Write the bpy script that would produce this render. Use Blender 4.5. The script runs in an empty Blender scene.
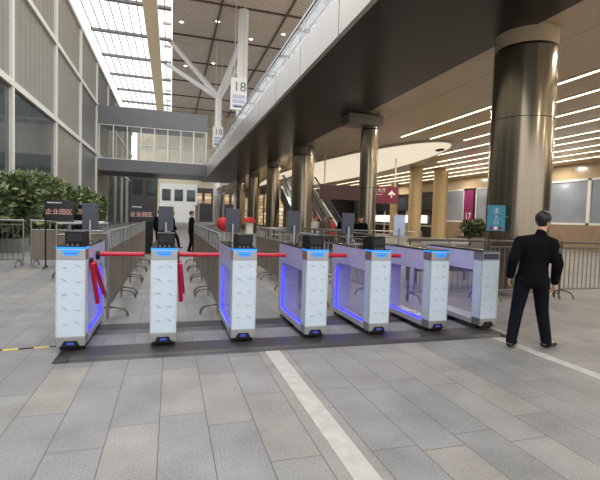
import bpy, bmesh, math, random
from mathutils import Vector, Matrix, Euler
R_ = random.Random(7)
SC = bpy.context.scene
COL = SC.collection
PI = math.pi

# ------------------------------------------------------------------ materials
def srgb(c):
    return tuple(((v/255)/12.92 if v/255 <= .04045 else ((v/255+.055)/1.055)**2.4) for v in c)

def new_mat(name):
    m = bpy.data.materials.new(name); m.use_nodes = True
    nt = m.node_tree
    return m, nt, nt.nodes['Principled BSDF']

def mat(name, col, rough=.5, metal=0., emis=None, estr=0., var=.08, scale=6., bump=0., spec=.5, coat=0., stretch=None):
    m, nt, b = new_mat(name)
    c = srgb(col)
    b.inputs['Roughness'].default_value = rough
    b.inputs['Metallic'].default_value = metal
    b.inputs['Specular IOR Level'].default_value = spec
    b.inputs['Coat Weight'].default_value = coat
    if var > 0:
        tc = nt.nodes.new('ShaderNodeTexCoord')
        no = nt.nodes.new('ShaderNodeTexNoise'); no.inputs['Scale'].default_value = scale
        no.inputs['Detail'].default_value = 4
        src = tc.outputs['Object']
        if stretch:
            mp = nt.nodes.new('ShaderNodeMapping'); mp.inputs['Scale'].default_value = stretch
            nt.links.new(src, mp.inputs['Vector']); src = mp.outputs['Vector']
        nt.links.new(src, no.inputs['Vector'])
        rp = nt.nodes.new('ShaderNodeValToRGB')
        rp.color_ramp.elements[0].position = .3; rp.color_ramp.elements[1].position = .7
        rp.color_ramp.elements[0].color = tuple(max(0, v*(1-var)) for v in c)+(1,)
        rp.color_ramp.elements[1].color = tuple(min(1, v*(1+var)) for v in c)+(1,)
        nt.links.new(no.outputs['Fac'], rp.inputs['Fac'])
        nt.links.new(rp.outputs['Color'], b.inputs['Base Color'])
        if bump:
            bp = nt.nodes.new('ShaderNodeBump'); bp.inputs['Strength'].default_value = bump
            bp.inputs['Distance'].default_value = .01
            nt.links.new(no.outputs['Fac'], bp.inputs['Height']); nt.links.new(bp.outputs['Normal'], b.inputs['Normal'])
    else:
        b.inputs['Base Color'].default_value = c+(1,)
    if emis:
        b.inputs['Emission Color'].default_value = srgb(emis)+(1,)
        b.inputs['Emission Strength'].default_value = estr
    return m

def math_node(nt, op, a, b=None):
    n = nt.nodes.new('ShaderNodeMath'); n.operation = op
    for i, v in enumerate((a, b)):
        if v is None: continue
        if isinstance(v, (int, float)): n.inputs[i].default_value = v
        else: nt.links.new(v, n.inputs[i])
    return n.outputs[0]

def glass(name, tint=(235, 240, 245), diff=.1, refl=1.0, rough=.02, dcol=None):
    m = bpy.data.materials.new(name); m.use_nodes = True
    nt = m.node_tree; nt.nodes.clear()
    out = nt.nodes.new('ShaderNodeOutputMaterial')
    tr = nt.nodes.new('ShaderNodeBsdfTransparent'); tr.inputs[0].default_value = srgb(tint)+(1,)
    gl = nt.nodes.new('ShaderNodeBsdfGlossy'); gl.inputs['Roughness'].default_value = rough
    df = nt.nodes.new('ShaderNodeBsdfDiffuse'); df.inputs[0].default_value = srgb(dcol or tint)+(1,)
    fr = nt.nodes.new('ShaderNodeFresnel'); 
    ge = nt.nodes.new('ShaderNodeNewGeometry')
    nt.links.new(math_node(nt, 'SUBTRACT', 1.45, math_node(nt, 'MULTIPLY', ge.outputs['Backfacing'], 1.45-1/1.45)), fr.inputs['IOR'])
    mu = nt.nodes.new('ShaderNodeMath'); mu.operation = 'MULTIPLY'; mu.inputs[1].default_value = refl
    no = nt.nodes.new('ShaderNodeTexNoise'); no.inputs['Scale'].default_value = 3
    mr = nt.nodes.new('ShaderNodeMapRange'); mr.inputs['To Min'].default_value = diff*.8; mr.inputs['To Max'].default_value = diff*1.2
    m1 = nt.nodes.new('ShaderNodeMixShader'); m2 = nt.nodes.new('ShaderNodeMixShader')
    L = nt.links.new
    L(no.outputs['Fac'], mr.inputs['Value']); L(mr.outputs['Result'], m1.inputs[0])
    L(tr.outputs[0], m1.inputs[1]); L(df.outputs[0], m1.inputs[2])
    L(fr.outputs[0], mu.inputs[0]); L(mu.outputs[0], m2.inputs[0])
    L(m1.outputs[0], m2.inputs[1]); L(gl.outputs[0], m2.inputs[2]); L(m2.outputs[0], out.inputs[0])
    return m

TILE = .345
def floor_material():
    m, nt, b = new_mat('stone_paving')
    L = nt.links.new
    geo = nt.nodes.new('ShaderNodeNewGeometry'); sep = nt.nodes.new('ShaderNodeSeparateXYZ')
    L(geo.outputs['Position'], sep.inputs[0])
    u = math_node(nt, 'DIVIDE', math_node(nt, 'ADD', sep.outputs[0], 1.09), TILE)
    ci = math_node(nt, 'FLOOR', u); uf = math_node(nt, 'FRACT', u)
    wn = nt.nodes.new('ShaderNodeTexWhiteNoise'); wn.noise_dimensions = '1D'; L(ci, wn.inputs['W'])
    v = math_node(nt, 'ADD', math_node(nt, 'DIVIDE', sep.outputs[1], 1.06), wn.outputs['Value'])
    ri = math_node(nt, 'FLOOR', v); vf = math_node(nt, 'FRACT', v)
    eu = math_node(nt, 'MULTIPLY', math_node(nt, 'MINIMUM', uf, math_node(nt, 'SUBTRACT', 1., uf)), TILE)
    ev = math_node(nt, 'MULTIPLY', math_node(nt, 'MINIMUM', vf, math_node(nt, 'SUBTRACT', 1., vf)), 1.06)
    joint = math_node(nt, 'LESS_THAN', math_node(nt, 'MINIMUM', eu, ev), .0034)
    cmb = nt.nodes.new('ShaderNodeCombineXYZ'); L(ci, cmb.inputs[0]); L(ri, cmb.inputs[1])
    w2 = nt.nodes.new('ShaderNodeTexWhiteNoise'); w2.noise_dimensions = '2D'; L(cmb.outputs[0], w2.inputs['Vector'])
    rp = nt.nodes.new('ShaderNodeValToRGB'); e = rp.color_ramp.elements
    e[0].color = srgb((130, 129, 129))+(1,); e[1].color = srgb((147, 142, 135))+(1,)
    e2 = e.new(.5); e2.color = srgb((137, 136, 136))+(1,)
    L(w2.outputs['Value'], rp.inputs['Fac'])
    n1 = nt.nodes.new('ShaderNodeTexNoise'); n1.inputs['Scale'].default_value = 70; n1.inputs['Detail'].default_value = 3
    n2 = nt.nodes.new('ShaderNodeTexNoise'); n2.inputs['Scale'].default_value = 2.2; n2.inputs['Detail'].default_value = 6
    L(geo.outputs['Position'], n1.inputs['Vector']); L(geo.outputs['Position'], n2.inputs['Vector'])
    k = math_node(nt, 'ADD', math_node(nt, 'MULTIPLY', n1.outputs['Fac'], 1.0), math_node(nt, 'MULTIPLY', n2.outputs['Fac'], .8))
    k = math_node(nt, 'ADD', k, .04)
    mx = nt.nodes.new('ShaderNodeMix'); mx.data_type = 'RGBA'; mx.blend_type = 'MULTIPLY'; mx.inputs[0].default_value = 1
    L(rp.outputs['Color'], mx.inputs[6]); L(k, mx.inputs[7])
    mj = nt.nodes.new('ShaderNodeMix'); mj.data_type = 'RGBA'; L(joint, mj.inputs[0])
    L(mx.outputs[2], mj.inputs[6]); mj.inputs[7].default_value = srgb((80, 78, 75))+(1,)
    L(mj.outputs[2], b.inputs['Base Color'])
    b.inputs['Roughness'].default_value = .5
    bp = nt.nodes.new('ShaderNodeBump'); bp.inputs['Strength'].default_value = .15; bp.inputs['Distance'].default_value = .004
    L(n1.outputs['Fac'], bp.inputs['Height']); L(bp.outputs['Normal'], b.inputs['Normal'])
    return m

def stripe_mat(name, ca, cb, axis, freq, duty=.5, rough=.6, metal=0., vec=None):
    """hard stripes: ca with thin cb lines, along one object axis"""
    m, nt, b = new_mat(name); L = nt.links.new
    geo = nt.nodes.new('ShaderNodeNewGeometry')
    dot = nt.nodes.new('ShaderNodeVectorMath'); dot.operation = 'DOT_PRODUCT'
    L(geo.outputs['Position'], dot.inputs[0]); dot.inputs[1].default_value = vec or {'X': (1, 0, 0), 'Y': (0, 1, 0), 'Z': (0, 0, 1)}[axis]
    f = math_node(nt, 'FRACT', math_node(nt, 'MULTIPLY', dot.outputs['Value'], freq))
    s = math_node(nt, 'LESS_THAN', f, duty)
    no = nt.nodes.new('ShaderNodeTexNoise'); no.inputs['Scale'].default_value = .8; L(geo.outputs['Position'], no.inputs['Vector'])
    mx = nt.nodes.new('ShaderNodeMix'); mx.data_type = 'RGBA'; L(s, mx.inputs[0])
    mx.inputs[6].default_value = srgb(ca)+(1,); mx.inputs[7].default_value = srgb(cb)+(1,)
    mm = nt.nodes.new('ShaderNodeMix'); mm.data_type = 'RGBA'; mm.blend_type = 'MULTIPLY'; mm.inputs[0].default_value = 1
    L(mx.outputs[2], mm.inputs[6]); L(math_node(nt, 'ADD', math_node(nt, 'MULTIPLY', no.outputs['Fac'], .3), .85), mm.inputs[7])
    L(mm.outputs[2], b.inputs['Base Color'])
    b.inputs['Roughness'].default_value = rough; b.inputs['Metallic'].default_value = metal
    return m

def shelf_mat():
    """lit shop window: rows of small warm goods"""
    m, nt, b = new_mat('lit_shop_shelves'); L = nt.links.new
    geo = nt.nodes.new('ShaderNodeNewGeometry'); sep = nt.nodes.new('ShaderNodeSeparateXYZ'); L(geo.outputs['Position'], sep.inputs[0])
    y = math_node(nt, 'DIVIDE', sep.outputs[1], .9); z = math_node(nt, 'DIVIDE', sep.outputs[2], .45)
    cmb = nt.nodes.new('ShaderNodeCombineXYZ'); L(math_node(nt, 'FLOOR', y), cmb.inputs[0]); L(math_node(nt, 'FLOOR', z), cmb.inputs[1])
    w = nt.nodes.new('ShaderNodeTexWhiteNoise'); w.noise_dimensions = '2D'; L(cmb.outputs[0], w.inputs['Vector'])
    rp = nt.nodes.new('ShaderNodeValToRGB'); e = rp.color_ramp.elements
    e[0].color = srgb((150, 120, 85))+(1,); e[1].color = srgb((255, 240, 210))+(1,)
    for p, c in ((.25, (196, 164, 120)), (.5, (226, 200, 158)), (.75, (170, 150, 128))):
        q = e.new(p); q.color = srgb(c)+(1,)
    L(w.outputs['Value'], rp.inputs['Fac'])
    gap = math_node(nt, 'LESS_THAN', math_node(nt, 'FRACT', z), .16)
    mx = nt.nodes.new('ShaderNodeMix'); mx.data_type = 'RGBA'; L(gap, mx.inputs[0])
    L(rp.outputs['Color'], mx.inputs[6]); mx.inputs[7].default_value = srgb((110, 88, 62))+(1,)
    L(mx.outputs[2], b.inputs['Base Color']); L(mx.outputs[2], b.inputs['Emission Color'])
    b.inputs['Emission Strength'].default_value = .55; b.inputs['Roughness'].default_value = .6
    return m

M = {}
M['floor'] = floor_material()
M['line'] = mat('worn_pale_paving_stripe', (178, 176, 170), .6, var=.12, scale=9)
M['mat'] = stripe_mat('ribbed_dark_ramp', (66, 62, 63), (40, 38, 40), 'Y', 14, .3, .42)
M['steel'] = mat('brushed_steel', (172, 172, 170), .33, .9, var=.06, scale=30)
M['rail_brown'] = mat('brown_painted_rail', (92, 80, 68), .45, .2, var=.1)
M['steel_dark'] = mat('dull_steel', (120, 116, 110), .42, .8, var=.1, scale=20)
M['alu'] = mat('pale_aluminium', (206, 208, 210), .38, .6, var=.03)
M['film'] = mat('white_film', (198, 211, 222), .38, var=.03, scale=14)
M['filmside'] = mat('pale_lavender_film', (186, 184, 220), .3, var=.05, scale=10)
M['print'] = mat('grey_print', (176, 184, 194), .5, var=0)
M['led'] = mat('blue_led', (30, 130, 230), .4, var=0, emis=(40, 140, 245), estr=.6)
M['led_deep'] = mat('deep_blue_led', (30, 40, 220), .4, var=0, emis=(38, 40, 255), estr=3.0)
M['emblem'] = mat('blue_emblem', (50, 140, 235), .4, var=0, emis=(40, 130, 235), estr=.4)
M['base_logo'] = mat('dim_blue_logo', (52, 66, 160), .4, var=0, emis=(50, 70, 200), estr=.25)
M['emblem_off'] = mat('unlit_emblem', (32, 36, 62), .3, var=0)
M['black'] = mat('black_plastic', (11, 11, 13), .45, var=.1, spec=.3)
M['gloss_black'] = mat('glossy_black', (16, 16, 20), .18, var=.05)
M['slate'] = mat('slate_screen', (60, 62, 74), .35, var=.04)
M['slate_lit'] = mat('pale_screen', (176, 184, 206), .35, var=.04)
M['red'] = mat('red_arm', (196, 26, 48), .38, var=.06)
M['pane'] = glass('turnstile_glass', (253, 253, 255), .03, .4, .05, dcol=(150, 150, 250))  # blue diffuse tint puts the LED glow into the glass colour
M['mesh'] = stripe_mat('brown_mesh_panel', (142, 130, 116), (104, 94, 84), 'Y', 22, .45, .5, .3, vec=(1, 1, 0))
M['tan'] = mat('tan_gloss_ceiling', (196, 174, 142), .2, var=.04, scale=.4, spec=.6)
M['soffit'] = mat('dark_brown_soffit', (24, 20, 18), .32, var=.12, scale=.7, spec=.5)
M['fascia'] = mat('silver_fascia', (196, 192, 186), .34, .55, var=.05, scale=1.2)
M['fascia_grey'] = mat('grey_fascia', (96, 96, 99), .5, .1, var=.05, scale=1)
M['col_steel'] = mat('polished_column_steel', (150, 138, 118), .2, .92, var=.1, scale=3, stretch=(3, 3, .05))
M['col_gold'] = mat('warm_gold_cladding', (200, 174, 130), .38, .1, var=.1, scale=3, stretch=(2, 2, .1))
M['col_cap'] = mat('capital_grey', (120, 112, 102), .35, .4, var=.05)
M['strip'] = mat('warm_light_strip', (255, 244, 220), .4, var=0, emis=(255, 238, 205), estr=3.5)
M['oval'] = mat('lit_oval_ceiling', (235, 226, 208), .5, var=.02, emis=(255, 240, 214), estr=.5)
M['white'] = mat('white_paint', (232, 232, 228), .5, var=.03)
M['offwhite'] = mat('offwhite_panel', (208, 204, 194), .55, var=.05)
M['beige_wall'] = stripe_mat('ribbed_beige_cladding', (134, 130, 118), (104, 101, 92), 'Y', 1.25, .12, .5)
M['grey_wall'] = stripe_mat('ribbed_grey_cladding', (108, 108, 106), (86, 86, 85), 'Y', 1.25, .12, .4)
M['dark_glass'] = mat('dark_glazing', (58, 66, 66), .08, .0, var=.35, scale=.9, spec=.8)
M['endwall'] = mat('tan_glazed_end', (196, 184, 156), .4, var=.25, scale=.25)
M['wood'] = stripe_mat('slatted_wood_roof', (214, 202, 190), (146, 132, 122), 'X', 2.6, .45, .7, vec=(.7, .7, 0))
M['sheet_glass'] = glass('clear_sheet_glass', (250, 251, 250), .03, .8)
M['roof_glass'] = glass('roof_glass', (250, 252, 255), .06, .4)
M['frost'] = glass('frosted_glass', (235, 238, 240), .5, .8, dcol=(235, 236, 236))
M['blue_window'] = mat('pale_blue_glazing', (146, 154, 168), .12, var=.1, scale=.8, spec=.7)
M['brick'] = mat('brown_stone_wall', (150, 130, 108), .6, var=.12, scale=2)
M['dark'] = mat('dark_shopfront', (46, 44, 44), .3, var=.3, scale=1.2)
M['shelf'] = shelf_mat()
M['maroon'] = mat('maroon_sign', (118, 26, 52), .4, var=.04)
M['maroon_dark'] = mat('dark_maroon_sign', (66, 30, 34), .4, var=.06)
M['magenta'] = mat('magenta_banner', (124, 24, 82), .5, var=.04)
M['teal'] = mat('teal_board', (52, 140, 166), .45, var=.05)
M['sign_text'] = mat('white_lettering', (236, 232, 226), .5, var=0)
M['dark_text'] = mat('grey_lettering', (110, 110, 112), .5, var=0)
M['pink_text'] = mat('rose_lettering', (236, 180, 168), .5, var=0)
M['red_text'] = mat('red_lettering', (190, 50, 56), .5, var=0)
M['brown'] = mat('brown_box', (86, 70, 58), .5, var=.1)
M['leaf'] = mat('green_leaves', (98, 114, 70), .5, var=.4, scale=9)
M['leaf2'] = mat('dark_green_leaves', (62, 80, 48), .5, var=.4, scale=9)
M['leaf3'] = mat('yellow_green_leaves', (150, 158, 100), .5, var=.35, scale=9)
M['bark'] = mat('brown_bark', (88, 72, 56), .8, var=.2)
M['planter'] = mat('grey_planter', (120, 118, 112), .7, var=.08)
M['yellow'] = mat('yellow_tape', (232, 206, 60), .5, var=.05)
M['skin'] = mat('skin', (206, 156, 130), .5, var=.04)
M['hair'] = mat('black_hair', (28, 24, 23), .5, var=.2, scale=60)
M['navy'] = mat('black_navy_cloth', (9, 9, 14), .85, var=.2, scale=14, bump=.2, spec=.15)
M['navy2'] = mat('dark_navy_trousers', (15, 16, 27), .85, var=.2, scale=12, bump=.2, spec=.15)
M['patch'] = mat('grey_badge', (66, 66, 74), .6, var=.1)
M['eye'] = mat('eye_white', (235, 232, 228), .3, var=0)
M['lip'] = mat('lip', (170, 96, 90), .5, var=0)
M['redcloth'] = mat('red_cloth', (200, 40, 44), .6, var=.08)
M['whitecloth'] = mat('white_cloth', (214, 208, 204), .7, var=.06)
M['browncloth'] = mat('brown_grey_cloth', (96, 82, 76), .7, var=.1)
M['escal'] = mat('escalator_side', (120, 122, 118), .35, .4, var=.06)
M['step'] = stripe_mat('escalator_steps', (60, 60, 60), (34, 34, 34), 'Y', 5, .5, .5)

# ------------------------------------------------------------------ mesh helpers
class MB:
    def __init__(s): s.bm = bmesh.new(); s.mi = 0
    def _tag(s, fs, mi):
        for f in fs: f.material_index = mi
    def box(s, x0, x1, y0, y1, z0, z1, mi=0, bev=0.):
        t = bmesh.new()
        bmesh.ops.create_cube(t, size=1)
        for v in t.verts:
            v.co = Vector(((x0+x1)/2+v.co.x*(x1-x0), (y0+y1)/2+v.co.y*(y1-y0), (z0+z1)/2+v.co.z*(z1-z0)))
        if bev: bmesh.ops.bevel(t, geom=t.edges[:], offset=bev, segments=2, affect='EDGES', profile=.7)
        s.merge(t, mi); return s
    def merge(s, t, mi=0):
        vm = {v: s.bm.verts.new(v.co) for v in t.verts}
        for f in t.faces:
            try:
                nf = s.bm.faces.new([vm[v] for v in f.verts]); nf.material_index = mi; nf.smooth = f.smooth
            except ValueError: pass
        t.free()
    def tube(s, pts, r, n=10, mi=0, cap=True, r1=None):
        pts = [Vector(p) for p in pts]; rings = []
        up = None
        for i, p in enumerate(pts):
            d = (pts[min(i+1, len(pts)-1)]-pts[max(i-1, 0)]).normalized()
            if up is None:
                a = Vector((0, 0, 1)) if abs(d.z) < .9 else Vector((1, 0, 0))
                up = (a-d*a.dot(d)).normalized()
            else: up = (up-d*up.dot(d)).normalized()
            sd = d.cross(up)
            rr = r if r1 is None else r+(r1-r)*i/(len(pts)-1)
            rings.append([s.bm.verts.new(p+(up*math.cos(2*PI*k/n)+sd*math.sin(2*PI*k/n))*rr) for k in range(n)])
        for a, b in zip(rings, rings[1:]):
            for k in range(n):
                f = s.bm.faces.new((a[k], a[(k+1) % n], b[(k+1) % n], b[k])); f.smooth = True; f.material_index = mi
        if cap:
            for rg in (rings[0], rings[-1]):
                f = s.bm.faces.new([s.bm.verts.new(v.co) for v in rg]); f.material_index = mi
        return s
    def lathe(s, prof, n=32, mi=0, c=(0, 0)):
        rings = []
        for r, z in prof:
            rings.append([s.bm.verts.new((c[0]+r*math.cos(2*PI*k/n), c[1]+r*math.sin(2*PI*k/n), z)) for k in range(n)])
        for a, b in zip(rings, rings[1:]):
            for k in range(n):
                f = s.bm.faces.new((a[k], a[(k+1) % n], b[(k+1) % n], b[k])); f.smooth = True; f.material_index = mi
        for rg in (rings[0], rings[-1]):
            f = s.bm.faces.new([s.bm.verts.new(v.co) for v in rg]); f.material_index = mi
        return s
    def prism(s, poly, axis, a, b, mi=0):
        """poly of 2D points extruded along axis from a to b"""
        def P(u, v, w):
            return {'X': (w, u, v), 'Y': (u, w, v), 'Z': (u, v, w)}[axis]
        A = [s.bm.verts.new(P(u, v, a)) for u, v in poly]; B = [s.bm.verts.new(P(u, v, b)) for u, v in poly]
        fs = [s.bm.faces.new(A), s.bm.faces.new(B)]
        n = len(poly)
        for k in range(n): fs.append(s.bm.faces.new((A[k], A[(k+1) % n], B[(k+1) % n], B[k])))
        s._tag(fs, mi); return s
    def capsule(s, p0, p1, r0, r1, sd=None, fl=1., n=14):
        """tapered capsule; fl flattens it perpendicular to sd"""
        p0 = Vector(p0); p1 = Vector(p1); d = p1-p0; L = d.length
        d = d/L if L > 1e-6 else Vector((0, 0, 1))
        a = Vector(sd) if sd else (Vector((1, 0, 0)) if abs(d.x) < .9 else Vector((0, 1, 0)))
        a = (a-d*a.dot(d)).normalized(); b = d.cross(a)
        secs = []
        m = 4
        for i in range(m+1):
            t = PI/2*(1-i/m); secs.append((-r0*math.sin(t), r0*max(math.cos(t), .05)))
        for i in range(m+1):
            t = PI/2*i/m; secs.append((L+r1*math.sin(t), r1*max(math.cos(t), .05)))
        rings = [[s.bm.verts.new(p0+d*h+a*rr*math.cos(2*PI*k/n)+b*rr*fl*math.sin(2*PI*k/n)) for k in range(n)] for h, rr in secs]
        for A, B in zip(rings, rings[1:]):
            for k in range(n):
                f = s.bm.faces.new((A[k], A[(k+1) % n], B[(k+1) % n], B[k])); f.smooth = True
        s.bm.faces.new(rings[0]); s.bm.faces.new(rings[-1])
        return s
    def build(s, name, mats, parent=None, kind=None):
        bmesh.ops.recalc_face_normals(s.bm, faces=s.bm.faces[:])
        me = bpy.data.meshes.new(name); s.bm.to_mesh(me); s.bm.free()
        for m in (mats if isinstance(mats, (list, tuple)) else [mats]): me.materials.append(m)
        o = bpy.data.objects.new(name, me); COL.objects.link(o)
        if parent: o.parent = parent
        if kind: o['kind'] = kind
        return o

def tag(o, label, cat, group=None):
    o['label'] = label; o['category'] = cat
    if group: o['group'] = group
    return o
def thing(name, label, cat, loc=(0, 0, 0), rz=0, group=None):
    o = bpy.data.objects.new(name, None); COL.objects.link(o); o.empty_display_size = .1
    o.location = loc; o.rotation_euler = (0, 0, rz)
    return tag(o, label, cat, group)
def box(name, m, parent, *a, **k): return MB().box(*a, **k).build(name, m, parent)
def struct(name, mb, m):
    return mb.build(name, m, None, 'structure')
def text_mesh(name, body, size, m, parent, loc, rot, ext=.004, align='CENTER', spacing=1.):
    cu = bpy.data.curves.new(name, 'FONT'); cu.body = body; cu.size = size; cu.extrude = ext
    cu.align_x = align; cu.align_y = 'CENTER'; cu.space_character = spacing
    t = bpy.data.objects.new(name, cu); COL.objects.link(t)
    bpy.context.view_layer.update()
    me = bpy.data.meshes.new_from_object(t.evaluated_get(bpy.context.evaluated_depsgraph_get()))
    bpy.data.objects.remove(t)
    me.materials.clear(); me.materials.append(m)
    o = bpy.data.objects.new(name, me); COL.objects.link(o)
    o.location = loc; o.rotation_euler = rot
    if parent: o.parent = parent
    return o
FACE_FRONT = (PI/2, 0, 0)          # text facing -Y
FACE_LEFT = (PI/2, 0, -PI/2)       # text facing -X

# ------------------------------------------------------------------ camera and world
f_px, yaw, pitch, roll, H = 431.5, .29255, -.049068, .03157, 1.55
F = Vector((math.sin(yaw)*math.cos(pitch), math.cos(yaw)*math.cos(pitch), math.sin(pitch)))
r0 = Vector((math.cos(yaw), -math.sin(yaw), 0)); u0 = r0.cross(F)
RX = r0*math.cos(roll)+u0*math.sin(roll); UX = -r0*math.sin(roll)+u0*math.cos(roll)
cam = bpy.data.cameras.new('camera'); cam.sensor_width = 36; cam.sensor_fit = 'HORIZONTAL'
cam.lens = 36*f_px/600; cam.clip_end = 600; cam.clip_start = .05
co = bpy.data.objects.new('camera', cam); COL.objects.link(co)
mw = Matrix.Identity(4)
for i in range(3):
    mw[i][0] = RX[i]; mw[i][1] = UX[i]; mw[i][2] = -F[i]
mw[0][3], mw[1][3], mw[2][3] = 0, 0, H
co.matrix_world = mw
SC.camera = co

w = bpy.data.worlds.new('overcast_sky'); SC.world = w; w.use_nodes = True
nt = w.node_tree; bg = nt.nodes['Background']
tc = nt.nodes.new('ShaderNodeTexCoord'); sp = nt.nodes.new('ShaderNodeSeparateXYZ'); nt.links.new(tc.outputs['Generated'], sp.inputs[0])
rp = nt.nodes.new('ShaderNodeValToRGB'); e = rp.color_ramp.elements
e[0].position = .45; e[0].color = (.2, .2, .2, 1); e[1].position = .75; e[1].color = (1, 1, 1, 1)
e2 = e.new(.52); e2.color = (.46, .47, .49, 1)
mr = nt.nodes.new('ShaderNodeMapRange'); mr.inputs['From Min'].default_value = -1; nt.links.new(sp.outputs['Z'], mr.inputs['Value'])
nt.links.new(mr.outputs['Result'], rp.inputs['Fac']); nt.links.new(rp.outputs['Color'], bg.inputs['Color'])
bg.inputs['Strength'].default_value = 2.2
vs = SC.view_settings; vs.view_transform = 'Standard'; vs.look = 'None'; vs.gamma = 1; vs.use_curve_mapping = False
vs.exposure = 0.42
SC.cycles.transparent_max_bounces = 40

# ------------------------------------------------------------------ setting
struct('floor', MB().box(-9, 30, -6, 125, -.2, 0), M['floor'])
struct('trim_1', MB().box(1.075, 1.245, -6, 4.83, 0, .003), M['line'])
struct('trim_2', MB().box(4.24, 4.40, -6, 4.83, 0, .003).box(4.62, 4.70, 4.83, 7.5, 0, .003), M['line'])

# right-hand hall: ceiling slabs with an opening over the escalators, joints are real grooves between slabs
CZ = 5.85
cb = MB()
for x0, x1, y0, y1 in ((7.36, 8.61, -6, 30.5), (8.63, 26.6, -6, 10.24), (8.63, 26.6, 10.26, 13.8), (8.63, 26.6, 13.82, 30.5),
                       (12.2, 26.6, 30.52, 62), (7.36, 8.3, 30.52, 62), (8.32, 12.18, 37.2, 80)):
    cb.box(x0, x1, y0, y1, CZ, CZ+.25)
cb.box(7.36, 26.6, -6, 62, CZ+.26, CZ+.4).box(7.36, 12.2, 62, 80, CZ+.26, CZ+.4)
struct('ceiling', cb, M['tan'])

# recessed lit oval in the ceiling
o = thing('oval_ceiling_light', 'large pale oval lit ceiling panel behind the slim steel column', 'ceiling light', (13.6, 40.6, CZ))
n = 56
ov = MB(); poly = [(3.75*math.cos(2*PI*k/n), 21*math.sin(2*PI*k/n)) for k in range(n)]
ov.prism(poly, 'Z', -.06, .0); ov.build('diffuser', M['oval'], o)
rim = MB(); rim.tube([(3.78*math.cos(2*PI*k/n), 21.03*math.sin(2*PI*k/n), -.05) for k in range(n+1)], .06, 8, cap=False)
rim.build('rim', M['offwhite'], o)
box('sensor', M['black'], o, 1.0, 1.25, -19.2, -18.7, -.16, -.06)

# linear ceiling lights along the hall
strips = [(11.05, 10.2, 19.6), (12.6, 8.0, 19.4), (14.3, 6.0, 19.0), (16.0, -2, 60.0), (17.9, -2, 26.5), (19.3, -2, 58), (21.0, -2, 58), (22.6, -2, 58), (24.4, -2, 58)]
ords = ['first', 'second', 'third', 'fourth', 'fifth', 'sixth', 'seventh', 'eighth', 'ninth']
for i, (x, y0, y1) in enumerate(strips):
    y0 = -3 if i < 3 else y0
    o = thing('linear_ceiling_light', 'thin warm white light line in the tan ceiling, %s counted from the overhead walkway' % ords[i], 'ceiling light', (x, (y0+y1)/2, CZ), 0, 'linear lights in the tan ceiling')
    hl = (y1-y0)/2
    box('housing', M['offwhite'], o, -.09, .09, -hl, hl, -.03, 0)
    box('diffuser', M['strip'], o, -.042, .042, -hl+.03, hl-.03, -.045, -.03)

for k, (x, y) in enumerate([(x, y) for x in (9.8, 15.2, 20.2, 24.9) for y in (-1, 7, 15, 24, 34, 46)]):  # added fill lights under the ceiling, only there to brighten the hall
    la = bpy.data.lights.new('hall_fill_light', 'AREA'); la.shape = 'DISK'; la.size = .5; la.energy = 95; la.color = (1, .92, .80)
    lo = bpy.data.objects.new('hall_fill_light', la); COL.objects.link(lo); lo.location = (x, y, CZ-.07 if not (9.5 < x < 17.5 and y > 19) else CZ-.2)
# walls
wr = MB().box(26.5, 26.9, -6, 62, 0, 1.72, 0).box(26.5, 26.9, -6, 62, 4.85, CZ+.4, 1).box(26.7, 26.9, -6, 62, 1.72, 4.85, 2)
struct('wall_right', wr, [M['brick'], M['tan'], M['dark']])
struct('wall_far', MB().box(12.3, 26.5, 60, 60.4, 0, CZ, 0), M['dark'])
for i, (y0, y1) in enumerate(((10, 16), (16, 22), (22, 28), (28, 33.1), (34.7, 38.6))):
    wdw = bpy.data.objects.new('window_%d' % (i+1), None); COL.objects.link(wdw); wdw['kind'] = 'structure'; wdw.location = (26.5, (y0+y1)/2, 1.72)
    hw = (y1-y0)/2
    box('pane', M['blue_window'], wdw, .06, .1, -hw+.1, hw-.1, .12, 3.03)
    fr = MB()
    for a in (-hw, hw-.12): fr.box(-.02, .12, a, a+.12, 0, 3.13)
    fr.box(-.02, .12, -hw, hw, 0, .14).box(-.02, .12, -hw, hw, 2.98, 3.13)
    fr.build('frame', M['white'], wdw)
# dark glazed shop doors beyond the windows
sd = thing('glazed_shopfront', 'dark glazed shopfront with pale posts below the maroon sign', 'shopfront', (26.45, 49, 0))
box('glazing', M['dark'], sd, -.05, 0, -10, 10, 0, 4.4)
for k in range(8): box('post', M['offwhite'], sd, -.15, -.05, -9.8+k*2.7, -9.6+k*2.7, 0, 3.0)
box('lit_sign', mat('bright_fascia', (240, 240, 236), .5, var=0, emis=(255, 252, 244), estr=.7), sd, -.3, -.06, -8.5, 4, 1.5, 2.35)
box('transom', M['offwhite'], sd, -.15, -.05, -10, 10, 1.15, 1.28)
box('header', M['slate'], sd, -.3, -.05, -10, 10, 2.9, 4.3)

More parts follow.
